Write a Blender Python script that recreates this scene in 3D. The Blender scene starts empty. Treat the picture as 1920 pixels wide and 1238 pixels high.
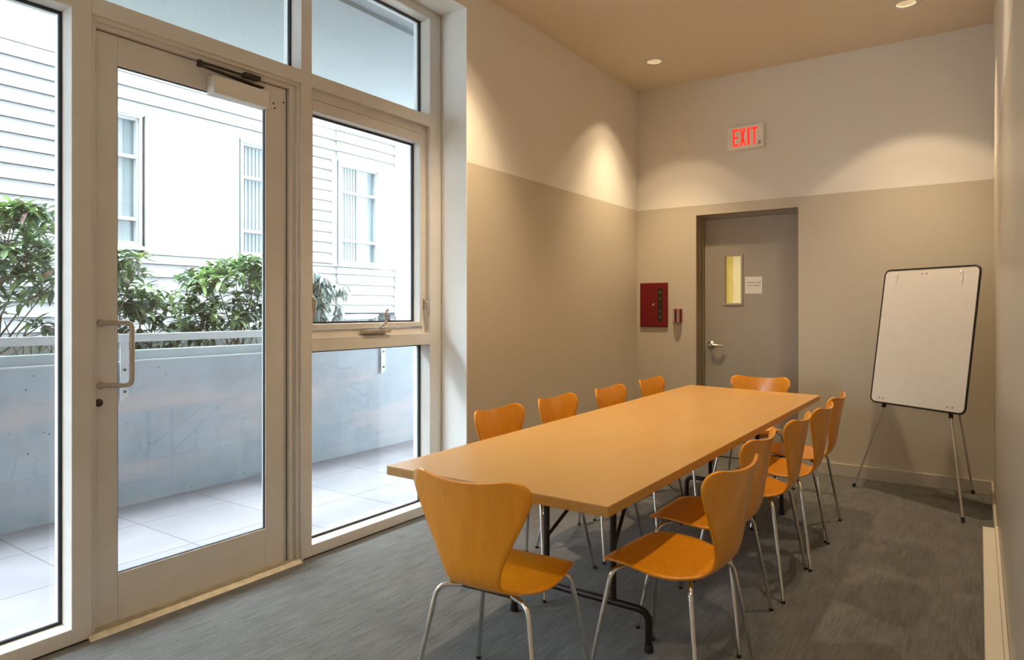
import bpy, bmesh, math, random
from mathutils import Vector, Matrix
C = bpy.context.scene.collection
S = bpy.context.scene
R = math.radians

# ---------------------------------------------------------------- camera
H = 1.33
cam = bpy.data.cameras.new('camera'); co = bpy.data.objects.new('camera', cam); C.objects.link(co)
co.location = (0, 0, H); co.rotation_euler = (R(90), 0, math.atan(876 / 1266))
cam.sensor_width = 36; cam.lens = 36 * 1266 / 1920; cam.shift_y = -38 / 1920
cam.clip_start = 0.02; cam.clip_end = 200
cam.dof.use_dof = True; cam.dof.focus_distance = 4.2; cam.dof.aperture_fstop = 4.0
S.camera = co

# ---------------------------------------------------------------- view + world
S.view_settings.view_transform = 'Standard'; S.view_settings.look = 'None'
S.view_settings.gamma = 1; S.view_settings.use_curve_mapping = False
S.view_settings.exposure = 0.50
w = bpy.data.worlds.new('overcast'); S.world = w; w.use_nodes = True
bg = w.node_tree.nodes['Background']; bg.inputs[0].default_value = (0.76, 0.89, 1.0, 1); bg.inputs[1].default_value = 15.0

WARM = (1.0, 0.77, 0.48)
CEIL = 3.385
DOWNLIGHTS = [(-2.208, 5.261), (-0.403, 5.224), (-2.208, 3.2), (-0.403, 3.2), (-2.208, 1.1), (-0.403, 1.1), (-2.208, -1.1), (-0.403, -1.1)]
NARROW_W = [140.0, 95.0, 170.0, 66.0, 0.0, 46.0, 460.0, 460.0]  # last pair: unseen lamps added behind the camera for warm fill
WIDE_W = [13.0, 26.0, 7.0, 10.0, 0.0, 8.0, 50.0, 50.0]

# ---------------------------------------------------------------- material helpers
def nm(name):
    m = bpy.data.materials.new(name); m.use_nodes = True
    nt = m.node_tree; b = nt.nodes['Principled BSDF']
    return m, nt, b
def plain(name, col, rough=0.5, metal=0.0, spec=0.5, coat=0.0, noise=0.0, nscale=20.0, bump=0.0, bscale=200.0, emis=None, estr=0.0):
    m, nt, b = nm(name)
    b.inputs['Base Color'].default_value = (*col, 1); b.inputs['Roughness'].default_value = rough
    b.inputs['Metallic'].default_value = metal; b.inputs['Specular IOR Level'].default_value = spec
    b.inputs['Coat Weight'].default_value = coat; b.inputs['Coat Roughness'].default_value = 0.12
    if emis: b.inputs['Emission Color'].default_value = (*emis, 1); b.inputs['Emission Strength'].default_value = estr
    tc = nt.nodes.new('ShaderNodeTexCoord')
    if noise > 0:
        n = nt.nodes.new('ShaderNodeTexNoise'); n.inputs['Scale'].default_value = nscale; n.inputs['Detail'].default_value = 5
        nt.links.new(tc.outputs['Object'], n.inputs['Vector'])
        r = nt.nodes.new('ShaderNodeValToRGB')
        r.color_ramp.elements[0].position = 0.3; r.color_ramp.elements[1].position = 0.7
        r.color_ramp.elements[0].color = (*[c * (1 - noise) for c in col], 1)
        r.color_ramp.elements[1].color = (*[min(1, c * (1 + noise)) for c in col], 1)
        nt.links.new(n.outputs['Fac'], r.inputs['Fac']); nt.links.new(r.outputs['Color'], b.inputs['Base Color'])
    if bump > 0:
        n2 = nt.nodes.new('ShaderNodeTexNoise'); n2.inputs['Scale'].default_value = bscale
        nt.links.new(tc.outputs['Object'], n2.inputs['Vector'])
        bp = nt.nodes.new('ShaderNodeBump'); bp.inputs['Strength'].default_value = bump; bp.inputs['Distance'].default_value = 0.002
        nt.links.new(n2.outputs['Fac'], bp.inputs['Height']); nt.links.new(bp.outputs['Normal'], b.inputs['Normal'])
    return m

def wood(name, c1, c2, rough, axis='Y', scale=3.0, coat=0.3, stretch=14.0, coatr=0.15):
    m, nt, b = nm(name)
    tc = nt.nodes.new('ShaderNodeTexCoord'); mp = nt.nodes.new('ShaderNodeMapping')
    s = [stretch, stretch, stretch]; s['XYZ'.index(axis)] = 1.0
    mp.inputs['Scale'].default_value = s
    nt.links.new(tc.outputs['Object'], mp.inputs['Vector'])
    n = nt.nodes.new('ShaderNodeTexNoise'); n.inputs['Scale'].default_value = scale; n.inputs['Detail'].default_value = 8; n.inputs['Distortion'].default_value = 0.6
    nt.links.new(mp.outputs[0], n.inputs['Vector'])
    r = nt.nodes.new('ShaderNodeValToRGB'); r.color_ramp.elements[0].position = 0.32; r.color_ramp.elements[1].position = 0.68
    r.color_ramp.elements[0].color = (*c1, 1); r.color_ramp.elements[1].color = (*c2, 1)
    nt.links.new(n.outputs['Fac'], r.inputs['Fac']); nt.links.new(r.outputs['Color'], b.inputs['Base Color'])
    b.inputs['Roughness'].default_value = rough; b.inputs['Coat Weight'].default_value = coat; b.inputs['Coat Roughness'].default_value = coatr
    return m

def glass_mat(name, tint=(0.97, 0.99, 0.98), refl=1.0):
    m = bpy.data.materials.new(name); m.use_nodes = True; nt = m.node_tree; nt.nodes.clear()
    o = nt.nodes.new('ShaderNodeOutputMaterial'); t = nt.nodes.new('ShaderNodeBsdfTransparent'); g = nt.nodes.new('ShaderNodeBsdfGlossy')
    mx = nt.nodes.new('ShaderNodeMixShader'); lw = nt.nodes.new('ShaderNodeLayerWeight'); lw.inputs['Blend'].default_value = 0.5
    pw_ = nt.nodes.new('ShaderNodeMath'); pw_.operation = 'POWER'; pw_.inputs[1].default_value = 5.0; nt.links.new(lw.outputs['Facing'], pw_.inputs[0])
    f = nt.nodes.new('ShaderNodeMath'); f.operation = 'MULTIPLY_ADD'; f.inputs[1].default_value = 0.9; f.inputs[2].default_value = 0.035; nt.links.new(pw_.outputs[0], f.inputs[0])
    t.inputs['Color'].default_value = (*tint, 1); g.inputs['Color'].default_value = (refl, refl, refl, 1); g.inputs['Roughness'].default_value = 0.0
    nt.links.new(f.outputs[0], mx.inputs[0]); nt.links.new(t.outputs[0], mx.inputs[1]); nt.links.new(g.outputs[0], mx.inputs[2]); nt.links.new(mx.outputs[0], o.inputs[0])
    return m

def wall_paint(name, lo, hi, zsplit=2.267, rough=0.45):
    m, nt, b = nm(name)
    g = nt.nodes.new('ShaderNodeNewGeometry'); sx = nt.nodes.new('ShaderNodeSeparateXYZ'); nt.links.new(g.outputs['Position'], sx.inputs[0])
    gt = nt.nodes.new('ShaderNodeMath'); gt.operation = 'GREATER_THAN'; gt.inputs[1].default_value = zsplit
    nt.links.new(sx.outputs['Z'], gt.inputs[0])
    mx = nt.nodes.new('ShaderNodeMixRGB'); mx.inputs[1].default_value = (*lo, 1); mx.inputs[2].default_value = (*hi, 1)
    nt.links.new(gt.outputs[0], mx.inputs[0]); nt.links.new(mx.outputs[0], b.inputs['Base Color'])
    b.inputs['Roughness'].default_value = rough; b.inputs['Specular IOR Level'].default_value = 0.35
    n2 = nt.nodes.new('ShaderNodeTexNoise'); n2.inputs['Scale'].default_value = 180; nt.links.new(g.outputs['Position'], n2.inputs['Vector'])
    bp = nt.nodes.new('ShaderNodeBump'); bp.inputs['Strength'].default_value = 0.05; bp.inputs['Distance'].default_value = 0.001
    nt.links.new(n2.outputs['Fac'], bp.inputs['Height']); nt.links.new(bp.outputs['Normal'], b.inputs['Normal'])
    return m

def carpet_mat():
    m, nt, b = nm('ribbed carpet')
    g = nt.nodes.new('ShaderNodeNewGeometry')
    mp = nt.nodes.new('ShaderNodeMapping'); mp.inputs['Scale'].default_value = (110, 6, 1); nt.links.new(g.outputs['Position'], mp.inputs['Vector'])
    n = nt.nodes.new('ShaderNodeTexNoise'); n.inputs['Scale'].default_value = 1.0; n.inputs['Detail'].default_value = 3; nt.links.new(mp.outputs[0], n.inputs['Vector'])
    mp2 = nt.nodes.new('ShaderNodeMapping'); mp2.inputs['Scale'].default_value = (16, 5, 1); nt.links.new(g.outputs['Position'], mp2.inputs['Vector'])
    n2 = nt.nodes.new('ShaderNodeTexNoise'); n2.inputs['Scale'].default_value = 1.0; n2.inputs['Detail'].default_value = 6; n2.inputs['Roughness'].default_value = 0.7; nt.links.new(mp2.outputs[0], n2.inputs['Vector'])
    n3 = nt.nodes.new('ShaderNodeTexNoise'); n3.inputs['Scale'].default_value = 160; nt.links.new(g.outputs['Position'], n3.inputs['Vector'])
    a = nt.nodes.new('ShaderNodeMath'); a.operation = 'ADD'; nt.links.new(n.outputs['Fac'], a.inputs[0]); nt.links.new(n2.outputs['Fac'], a.inputs[1])
    a2 = nt.nodes.new('ShaderNodeMath'); a2.operation = 'ADD'; nt.links.new(a.outputs[0], a2.inputs[0]); nt.links.new(n3.outputs['Fac'], a2.inputs[1])
    dv = nt.nodes.new('ShaderNodeMath'); dv.operation = 'DIVIDE'; dv.inputs[1].default_value = 3; nt.links.new(a2.outputs[0], dv.inputs[0])
    r = nt.nodes.new('ShaderNodeValToRGB'); r.color_ramp.elements[0].position = 0.36; r.color_ramp.elements[1].position = 0.64
    r.color_ramp.elements[0].color = (0.070, 0.069, 0.066, 1); r.color_ramp.elements[1].color = (0.18, 0.178, 0.172, 1)
    nt.links.new(dv.outputs[0], r.inputs['Fac']); nt.links.new(r.outputs['Color'], b.inputs['Base Color'])
    b.inputs['Roughness'].default_value = 0.95; b.inputs['Specular IOR Level'].default_value = 0.1; b.inputs['Sheen Weight'].default_value = 0.15
    bp = nt.nodes.new('ShaderNodeBump'); bp.inputs['Strength'].default_value = 0.5; bp.inputs['Distance'].default_value = 0.004
    nt.links.new(a2.outputs[0], bp.inputs['Height']); nt.links.new(bp.outputs['Normal'], b.inputs['Normal'])
    return m

def concrete_mat(name, c1, c2, stain, sc=1.6):
    m, nt, b = nm(name)
    g = nt.nodes.new('ShaderNodeNewGeometry')
    n = nt.nodes.new('ShaderNodeTexNoise'); n.inputs['Scale'].default_value = sc; n.inputs['Detail'].default_value = 8; n.inputs['Roughness'].default_value = 0.65; nt.links.new(g.outputs['Position'], n.inputs['Vector'])
    r = nt.nodes.new('ShaderNodeValToRGB'); r.color_ramp.elements[0].position = 0.3; r.color_ramp.elements[1].position = 0.7
    r.color_ramp.elements[0].color = (*c1, 1); r.color_ramp.elements[1].color = (*c2, 1); nt.links.new(n.outputs['Fac'], r.inputs['Fac'])
    mp = nt.nodes.new('ShaderNodeMapping'); mp.inputs['Scale'].default_value = (1, 0.7, 5.5); nt.links.new(g.outputs['Position'], mp.inputs['Vector'])
    n2 = nt.nodes.new('ShaderNodeTexNoise'); n2.inputs['Scale'].default_value = 1.0; n2.inputs['Detail'].default_value = 3; nt.links.new(mp.outputs[0], n2.inputs['Vector'])
    r2 = nt.nodes.new('ShaderNodeValToRGB'); r2.color_ramp.elements[0].position = 0.52; r2.color_ramp.elements[1].position = 0.66
    r2.color_ramp.elements[0].color = (0, 0, 0, 1); r2.color_ramp.elements[1].color = (0.6, 0.6, 0.6, 1); nt.links.new(n2.outputs['Fac'], r2.inputs['Fac'])
    mx = nt.nodes.new('ShaderNodeMixRGB'); nt.links.new(r2.outputs['Color'], mx.inputs[0]); nt.links.new(r.outputs['Color'], mx.inputs[1]); mx.inputs[2].default_value = (*stain, 1)
    v = nt.nodes.new('ShaderNodeTexVoronoi'); v.inputs['Scale'].default_value = 9; nt.links.new(g.outputs['Position'], v.inputs['Vector'])
    lt = nt.nodes.new('ShaderNodeMath'); lt.operation = 'LESS_THAN'; lt.inputs[1].default_value = 0.055; nt.links.new(v.outputs['Distance'], lt.inputs[0])
    mx2 = nt.nodes.new('ShaderNodeMixRGB'); nt.links.new(lt.outputs[0], mx2.inputs[0]); nt.links.new(mx.outputs[0], mx2.inputs[1]); mx2.inputs[2].default_value = (c1[0] * .5, c1[1] * .5, c1[2] * .5, 1)
    nt.links.new(mx2.outputs[0], b.inputs['Base Color']); b.inputs['Roughness'].default_value = 0.9
    return m

def paver_mat():
    m, nt, b = nm('concrete pavers')
    g = nt.nodes.new('ShaderNodeNewGeometry')
    mp = nt.nodes.new('ShaderNodeMapping'); mp.inputs['Location'].default_value = (PAVX, PAVY, 0); nt.links.new(g.outputs['Position'], mp.inputs['Vector'])
    br = nt.nodes.new('ShaderNodeTexBrick'); br.offset = 0.0; br.inputs['Scale'].default_value = 1.0
    br.inputs['Brick Width'].default_value = 0.61; br.inputs['Row Height'].default_value = 0.61; br.inputs['Mortar Size'].default_value = 0.0045; br.inputs['Mortar Smooth'].default_value = 0.2
    br.inputs['Color1'].default_value = (0.345, 0.31, 0.33, 1); br.inputs['Color2'].default_value = (0.315, 0.285, 0.305, 1); br.inputs['Mortar'].default_value = (0.19, 0.17, 0.18, 1)
    nt.links.new(mp.outputs[0], br.inputs['Vector'])
    n = nt.nodes.new('ShaderNodeTexNoise'); n.inputs['Scale'].default_value = 3; n.inputs['Detail'].default_value = 8; nt.links.new(g.outputs['Position'], n.inputs['Vector'])
    r = nt.nodes.new('ShaderNodeValToRGB'); r.color_ramp.elements[0].position = 0.3; r.color_ramp.elements[1].position = 0.75
    r.color_ramp.elements[0].color = (0.8, 0.8, 0.8, 1); r.color_ramp.elements[1].color = (1, 1, 1, 1); nt.links.new(n.outputs['Fac'], r.inputs['Fac'])
    mx = nt.nodes.new('ShaderNodeMixRGB'); mx.blend_type = 'MULTIPLY'; mx.inputs[0].default_value = 1; nt.links.new(br.outputs['Color'], mx.inputs[1]); nt.links.new(r.outputs['Color'], mx.inputs[2])
    nt.links.new(mx.outputs[0], b.inputs['Base Color']); b.inputs['Roughness'].default_value = 0.85
    return m
PAVX, PAVY = 0.08, 0.28

M = {}
M['carpet'] = carpet_mat()
M['wall'] = wall_paint('two tone wall paint', (0.60, 0.54, 0.44), (0.84, 0.81, 0.76))
M['wall_gloss'] = wall_paint('two tone eggshell paint', (0.60, 0.54, 0.44), (0.84, 0.81, 0.76), rough=0.3)
M['ceiling'] = plain('ceiling paint', (0.82, 0.73, 0.60), 0.8)
M['jamb'] = plain('white reveal paint', (0.93, 0.91, 0.88), 0.35)
M['alu'] = plain('warm grey painted aluminium', (0.72, 0.69, 0.65), 0.42, 0.0, noise=0.03, nscale=8)
M['alu_white'] = plain('pale powder coat', (0.78, 0.80, 0.80), 0.4)
M['gasket'] = plain('black rubber gasket', (0.015, 0.015, 0.02), 0.6)
M['glass'] = glass_mat('window glass'); M['glass_dull'] = glass_mat('wired vision glass', (0.95, 0.95, 0.9), 0.2)
M['bronze'] = plain('brushed bronze pull', (0.50, 0.43, 0.36), 0.38, 0.35, noise=0.1, nscale=60)
M['closer'] = plain('closer cover enamel', (0.80, 0.77, 0.72), 0.45, noise=0.03)
M['darkmetal'] = plain('dark oiled metal', (0.06, 0.05, 0.045), 0.4, 0.6)
M['threshold'] = plain('worn aluminium threshold', (0.46, 0.41, 0.32), 0.5, 0.4, noise=0.15, nscale=30)
M['table_top'] = wood('maple laminate', (0.61, 0.335, 0.098), (0.65, 0.365, 0.115), 0.33, 'Y', 2.0, 0.25, 10, 0.3)
M['table_edge'] = wood('maple edge', (0.44, 0.225, 0.045), (0.49, 0.26, 0.06), 0.4, 'Y', 4.0, 0.2)
M['ply'] = wood('lacquered beech ply', (0.82, 0.315, 0.004), (0.90, 0.36, 0.008), 0.34, 'Z', 3.0, 0.6, 12, 0.12)
M['chrome'] = plain('chrome', (0.72, 0.72, 0.72), 0.12, 1.0, noise=0.02)
M['rubber'] = plain('black rubber', (0.02, 0.018, 0.018), 0.6, noise=0.1)
M['legmetal'] = plain('dark brown painted steel', (0.028, 0.02, 0.018), 0.4, 0.3, noise=0.1)
M['base'] = plain('baseboard paint', (0.52, 0.47, 0.39), 0.4)
M['doorpaint'] = plain('taupe door paint', (0.36, 0.31, 0.24), 0.42, noise=0.02, nscale=4)
M['framepaint'] = plain('taupe frame paint', (0.35, 0.295, 0.215), 0.4)
M['satin'] = plain('satin nickel', (0.6, 0.56, 0.5), 0.28, 1.0, noise=0.03)
M['paper'] = plain('paper', (0.78, 0.76, 0.74), 0.8, noise=0.02)
M['ink'] = plain('ink', (0.12, 0.10, 0.09), 0.8, noise=0.05)
M['red'] = plain('fire red enamel', (0.17, 0.002, 0.005), 0.4, noise=0.05)
M['darkglass'] = plain('smoked glass strip', (0.02, 0.022, 0.015), 0.15, noise=0.3)
M['signwhite'] = plain('sign housing', (0.92, 0.91, 0.84), 0.4, noise=0.02)
M['exitred'] = plain('lit red letter', (0.8, 0.02, 0.01), 0.4, emis=(1, 0.012, 0.006), estr=1.6)
M['white_trim'] = plain('white enamel', (0.75, 0.74, 0.70), 0.35, noise=0.02)
M['lampglow'] = plain('lamp face', (1, 0.9, 0.8), 0.5, emis=(1, 0.72, 0.45), estr=6.0)
M['reflector'] = plain('lamp reflector', (0.8, 0.78, 0.74), 0.25, 0.6, noise=0.02)
M['board'] = plain('whiteboard enamel', (0.88, 0.87, 0.85), 0.25, coat=0.3, noise=0.02)
M['boardedge'] = plain('black board edging', (0.02, 0.015, 0.012), 0.45, noise=0.05)
M['easelmetal'] = plain('easel aluminium', (0.66, 0.62, 0.56), 0.35, 0.8, noise=0.05)
M['heater'] = plain('heater enamel', (0.70, 0.66, 0.58), 0.4, noise=0.01)
M['blind'] = plain('self-glowing yellow blind', (0.75, 0.68, 0.35), 0.6, emis=(0.60, 0.44, 0.10), estr=0.55)  # emission puts the light from beyond the door into the blind
M['concrete'] = concrete_mat('parapet concrete', (0.27, 0.305, 0.345), (0.40, 0.43, 0.48), (0.47, 0.415, 0.42))
M['concrete2'] = concrete_mat('planter concrete', (0.30, 0.32, 0.32), (0.40, 0.42, 0.42), (0.36, 0.36, 0.33))
M['slab'] = concrete_mat('slab soffit', (0.40, 0.43, 0.46), (0.46, 0.49, 0.52), (0.43, 0.46, 0.49), 0.7)
M['paver'] = paver_mat()
M['soil'] = plain('planter soil', (0.24, 0.21, 0.18), 0.95, noise=0.4, nscale=30, bump=1, bscale=40)
M['whitebar'] = plain('white painted steel', (0.47, 0.475, 0.49), 0.4, noise=0.02)
M['siding'] = plain('white lap siding', (0.28, 0.27, 0.265), 0.7, noise=0.03, nscale=3)
M['panel'] = plain('white cladding', (0.40, 0.385, 0.37), 0.6, noise=0.01, nscale=3)
M['owin'] = plain('white window frame', (0.33, 0.33, 0.325), 0.5, noise=0.02)
M['oglass'] = plain('pale reflective glass', (0.15, 0.18, 0.19), 0.25, 0.0, spec=0.5, noise=0.08, nscale=2)
M['oblind'] = plain('vertical blind', (0.23, 0.24, 0.245), 0.6, noise=0.05)
M['ground'] = plain('asphalt', (0.25, 0.25, 0.25), 0.9, noise=0.2)
M['stem'] = plain('shrub stem', (0.22, 0.17, 0.12), 0.8, noise=0.2)
def leaf_mat(name, c, rough=0.45):
    m, nt, b = nm(name)
    g = nt.nodes.new('ShaderNodeNewGeometry'); n = nt.nodes.new('ShaderNodeTexNoise'); n.inputs['Scale'].default_value = 6; nt.links.new(g.outputs['Position'], n.inputs['Vector'])
    r = nt.nodes.new('ShaderNodeValToRGB'); r.color_ramp.elements[0].position = 0.35; r.color_ramp.elements[1].position = 0.65
    r.color_ramp.elements[0].color = (c[0] * .6, c[1] * .65, c[2] * .7, 1); r.color_ramp.elements[1].color = (min(1, c[0] * 1.35), min(1, c[1] * 1.25), c[2] * 1.2, 1)
    nt.links.new(n.outputs['Fac'], r.inputs['Fac']); nt.links.new(r.outputs['Color'], b.inputs['Base Color'])
    b.inputs['Roughness'].default_value = rough; b.inputs['Subsurface Weight'].default_value = 0.0
    return m
M['leaf'] = leaf_mat('rhododendron leaf', (0.24, 0.33, 0.155))
M['leaf_dark'] = leaf_mat('dull leaf', (0.17, 0.21, 0.155))
M['leaf_pale'] = leaf_mat('drooping grey leaf', (0.34, 0.40, 0.36))
M['leaf_new'] = leaf_mat('young leaf', (0.38, 0.52, 0.24))
M['leaf_dead'] = leaf_mat('withered leaf', (0.36, 0.22, 0.19))

# ---------------------------------------------------------------- mesh helpers
class MB:
    def __init__(s): s.v = []; s.f = []; s.sm = []; s.mi = []
    def add(s, vs, fs, smooth=False, mi=0):
        o = len(s.v); s.v += [tuple(v) for v in vs]
        for f in fs: s.f.append(tuple(i + o for i in f)); s.sm.append(smooth); s.mi.append(mi)
    def box(s, a, b, mi=0):
        x0, x1 = sorted((a[0], b[0])); y0, y1 = sorted((a[1], b[1])); z0, z1 = sorted((a[2], b[2]))
        vs = [(x, y, z) for z in (z0, z1) for y in (y0, y1) for x in (x0, x1)]
        s.add(vs, [(0, 2, 3, 1), (4, 5, 7, 6), (0, 1, 5, 4), (2, 6, 7, 3), (0, 4, 6, 2), (1, 3, 7, 5)], mi=mi)
    def tube(s, pts, r, n=12, closed=False, rs=None, mi=0):
        pts = [Vector(p) for p in pts]; k = len(pts); rings = []
        up = None
        for i, p in enumerate(pts):
            if closed: t = pts[(i + 1) % k] - pts[i - 1]
            else: t = (pts[min(i + 1, k - 1)] - pts[max(i - 1, 0)])
            t.normalize()
            if up is None:
                up = Vector((0, 0, 1)) if abs(t.z) < .9 else Vector((1, 0, 0))
            a = t.cross(up); 
            if a.length < 1e-5: a = t.cross(Vector((0, 1, 0)))
            a.normalize(); b = a.cross(t).normalized(); up = b
            rr = rs[i] if rs else r
            rings.append([p + a * math.cos(2 * math.pi * j / n) * rr + b * math.sin(2 * math.pi * j / n) * rr for j in range(n)])
        vs = [v for rg in rings for v in rg]; fs = []
        for i in range(k if closed else k - 1):
            i2 = (i + 1) % k
            for j in range(n):
                fs.append((i * n + j, i2 * n + j, i2 * n + (j + 1) % n, i * n + (j + 1) % n))
        s.add(vs, fs, True, mi)
        if not closed:
            s.add(rings[0], [tuple(range(n))], False, mi); s.add(rings[-1], [tuple(reversed(range(n)))], False, mi)
    def lathe(s, c, prof, n=32, axis='Z', mi=0, smooth=True):
        c = Vector(c); vs = []
        for (r, h) in prof:
            for j in range(n):
                a = 2 * math.pi * j / n; p = (r * math.cos(a), r * math.sin(a), h)
                if axis == 'Y': p = (p[0], h, p[1])
                if axis == 'X': p = (h, p[0], p[1])
                vs.append(c + Vector(p))
        fs = []
        for i in range(len(prof) - 1):
            for j in range(n): fs.append((i * n + j, i * n + (j + 1) % n, (i + 1) * n + (j + 1) % n, (i + 1) * n + j))
        s.add(vs, fs, smooth, mi)
        if prof[0][0] > 1e-6: s.add(vs[:n], [tuple(range(n))], False, mi)
        if prof[-1][0] > 1e-6: s.add(vs[-n:], [tuple(range(n))], False, mi)
    def prism(s, poly, ext, mi=0):
        n = len(poly); e = Vector(ext); a = [Vector(p) for p in poly]; b = [p + e for p in a]
        s.add(a + b, [tuple(range(n)), tuple(reversed(range(n, 2 * n)))] + [(i, (i + 1) % n, n + (i + 1) % n, n + i) for i in range(n)], mi=mi)
    def build(s, name, mat, parent=None, bevel=0.0, mats=None, fix=True):
        me = bpy.data.meshes.new(name); me.from_pydata(s.v, [], s.f)
        for p, q, mi in zip(me.polygons, s.sm, s.mi): p.use_smooth = q; p.material_index = mi
        for m in (mats or [mat]): me.materials.append(m)
        if fix:
            bm = bmesh.new(); bm.from_mesh(me); bmesh.ops.recalc_face_normals(bm, faces=bm.faces); bm.to_mesh(me); bm.free()
        o = bpy.data.objects.new(name, me); C.objects.link(o)
        if parent is not None: o.parent = parent
        if bevel > 0:
            bv = o.modifiers.new('bevel', 'BEVEL'); bv.width = bevel; bv.segments = 2; bv.limit_method = 'ANGLE'; bv.angle_limit = R(50)
        return o

def tag(o, label=None, cat=None, group=None, kind=None):
    if label: o['label'] = label
    if cat: o['category'] = cat
    if group: o['group'] = group
    if kind: o['kind'] = kind
    return o
def empty(name, loc=(0, 0, 0), rz=0):
    o = bpy.data.objects.new(name, None); C.objects.link(o); o.location = loc; o.rotation_euler = (0, 0, rz); o.empty_display_size = 0.1
    return o
def bx(name, a, b, mat, parent=None, bevel=0.0):
    m = MB(); m.box(a, b); return m.build(name, mat, parent, bevel)
def struct(o): o['kind'] = 'structure'; return o
def arc(c, r, a0, a1, n, u, v):
    c = Vector(c); u = Vector(u); v = Vector(v)
    return [c + u * r * math.cos(a0 + (a1 - a0) * i / n) + v * r * math.sin(a0 + (a1 - a0) * i / n) for i in range(n + 1)]
def fillet(pts, r, n=6):
    pts = [Vector(p) for p in pts]; out = [pts[0]]
    for i in range(1, len(pts) - 1):
        p = pts[i]; a = (pts[i - 1] - p); b = (pts[i + 1] - p)
        d = min(r, a.length * .49, b.length * .49); A = p + a.normalized() * d; B = p + b.normalized() * d
        for k in range(n + 1):
            t = k / n; out.append(A * (1 - t) ** 2 + p * 2 * t * (1 - t) + B * t ** 2)
    out.append(pts[-1]); return out

# ---------------------------------------------------------------- room shell
XL, XR, YB, YF = -2.665, 0.085, 5.94, -3.0
XG = -2.947                     # inner face of the glazing frame
YJ, YJ2 = 3.348, 3.436          # wall end at room side / at the frame
YS = -1.10                      # other end of the glazing
ZH, ZH2 = 3.242, 3.29

struct(bx('floor', (XL - .45, YF - .2, -0.12), (XR + .2, YB + .35, 0), M['carpet']))

m = MB()   # ceiling with square cut-outs for the downlights
hs = 0.062
xs = sorted({XL - .45, XR + .2, *[v for x, y in DOWNLIGHTS for v in (x - hs, x + hs)]})
ys = sorted({YF - .2, YB + .35, *[round(v, 4) for x, y in DOWNLIGHTS for v in (y - hs, y + hs)]})
for i in range(len(xs) - 1):
    for j in range(len(ys) - 1):
        cx, cy = (xs[i] + xs[i + 1]) / 2, (ys[j] + ys[j + 1]) / 2
        if any(abs(cx - x) < hs and abs(cy - y) < hs for x, y in DOWNLIGHTS): continue
        m.box((xs[i], ys[j], CEIL), (xs[i + 1], ys[j + 1], CEIL + .2))
m.box((XL - .45, YF - .2, CEIL + .2), (XR + .2, YB + .35, CEIL + .24))
struct(m.build('ceiling', M['ceiling']))

m = MB()   # left wall: beyond the glazing (splayed end), header above it (splayed), near piece
m.prism([(XL, YJ, 0), (XL, YB + .35, 0), (XL - .45, YB + .35, 0), (XL - .45, YJ2, 0), (XG, YJ2, 0)], (0, 0, CEIL))
m.prism([(XL, YF - .2, 0), (XL, YS - .02, 0), (XG, YS - .08, 0), (XL - .45, YS - .08, 0), (XL - .45, YF - .2, 0)], (0, 0, CEIL))
struct(m.build('wall_left', M['wall']))
m = MB()
m.prism([(XL - .001, YS - .02, ZH), (XL - .001, YS - .02, CEIL), (XL - .45, YS - .02, CEIL), (XL - .45, YS - .02, ZH2), (XG, YS - .02, ZH2)], (0, YJ + .088 - YS + .02, 0))
struct(m.build('wall_left_header', M['wall']))
# painted white reveal around the glazing opening
m = MB()
e = .003
m.prism([(XL + .001, YJ - e, 0), (XL + .001, YJ + .002, 0), (XG, YJ2 + .002, 0), (XG, YJ2 - e, 0)], (0, 0, ZH2))
m.prism([(XL + .001, YS, ZH - e), (XL + .001, YS, ZH + .001), (XG, YS, ZH2 + .001), (XG, YS, ZH2 - e)], (0, YJ2 - YS, 0))
o = struct(m.build('trim_1', M['jamb']))

# right wall, front wall
struct(bx('wall_right', (XR, YF - .2, 0), (XR + .2, YB + .35, CEIL), M['wall_gloss']))
struct(bx('wall_front', (XL - .45, YF - .2, 0), (XR, YF, CEIL), M['wall']))
# back wall with door recess
DX0, DX1, DZ = -2.096, -1.230, 2.181
m = MB()
m.box((XL - .02, YB, 0), (DX0, YB + .3, CEIL)); m.box((DX1, YB, 0), (XR + .02, YB + .3, CEIL)); m.box((DX0, YB, DZ), (DX1, YB + .3, CEIL))
struct(m.build('wall_back', M['wall']))

struct(bx('wall_light_stop', (DX0 - .1, YB + .30, 0), (DX1 + .1, YB + .36, DZ + .1), M['wall']))  # unseen panel added behind the door recess to keep sky light out
# baseboards
def baseboard(name, poly, ext):
    m = MB(); m.prism(poly, ext); return struct(m.build(name, M['base'], None, 0.003))
bh = 0.10
baseboard('baseboard_back', [(DX1 + .002, YB, 0), (DX1 + .002, YB - .014, 0), (DX1 + .002, YB - .014, bh), (DX1 + .002, YB, bh)], (XR - DX1 - .004, 0, 0))
baseboard('baseboard_back_left', [(XL + .002, YB, 0), (XL + .002, YB - .014, 0), (XL + .002, YB - .014, bh), (XL + .002, YB, bh)], (DX0 - XL - .004, 0, 0))
baseboard('baseboard_left', [(XL, YJ + .002, 0), (XL + .014, YJ + .002, 0), (XL + .014, YJ + .002, bh), (XL, YJ + .002, bh)], (0, YB - .016 - YJ, 0))
baseboard('baseboard_right', [(XR, 4.45, 0), (XR - .014, 4.45, 0), (XR - .014, 4.45, bh), (XR, 4.45, bh)], (0, YB - .016 - 4.45, 0))

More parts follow.
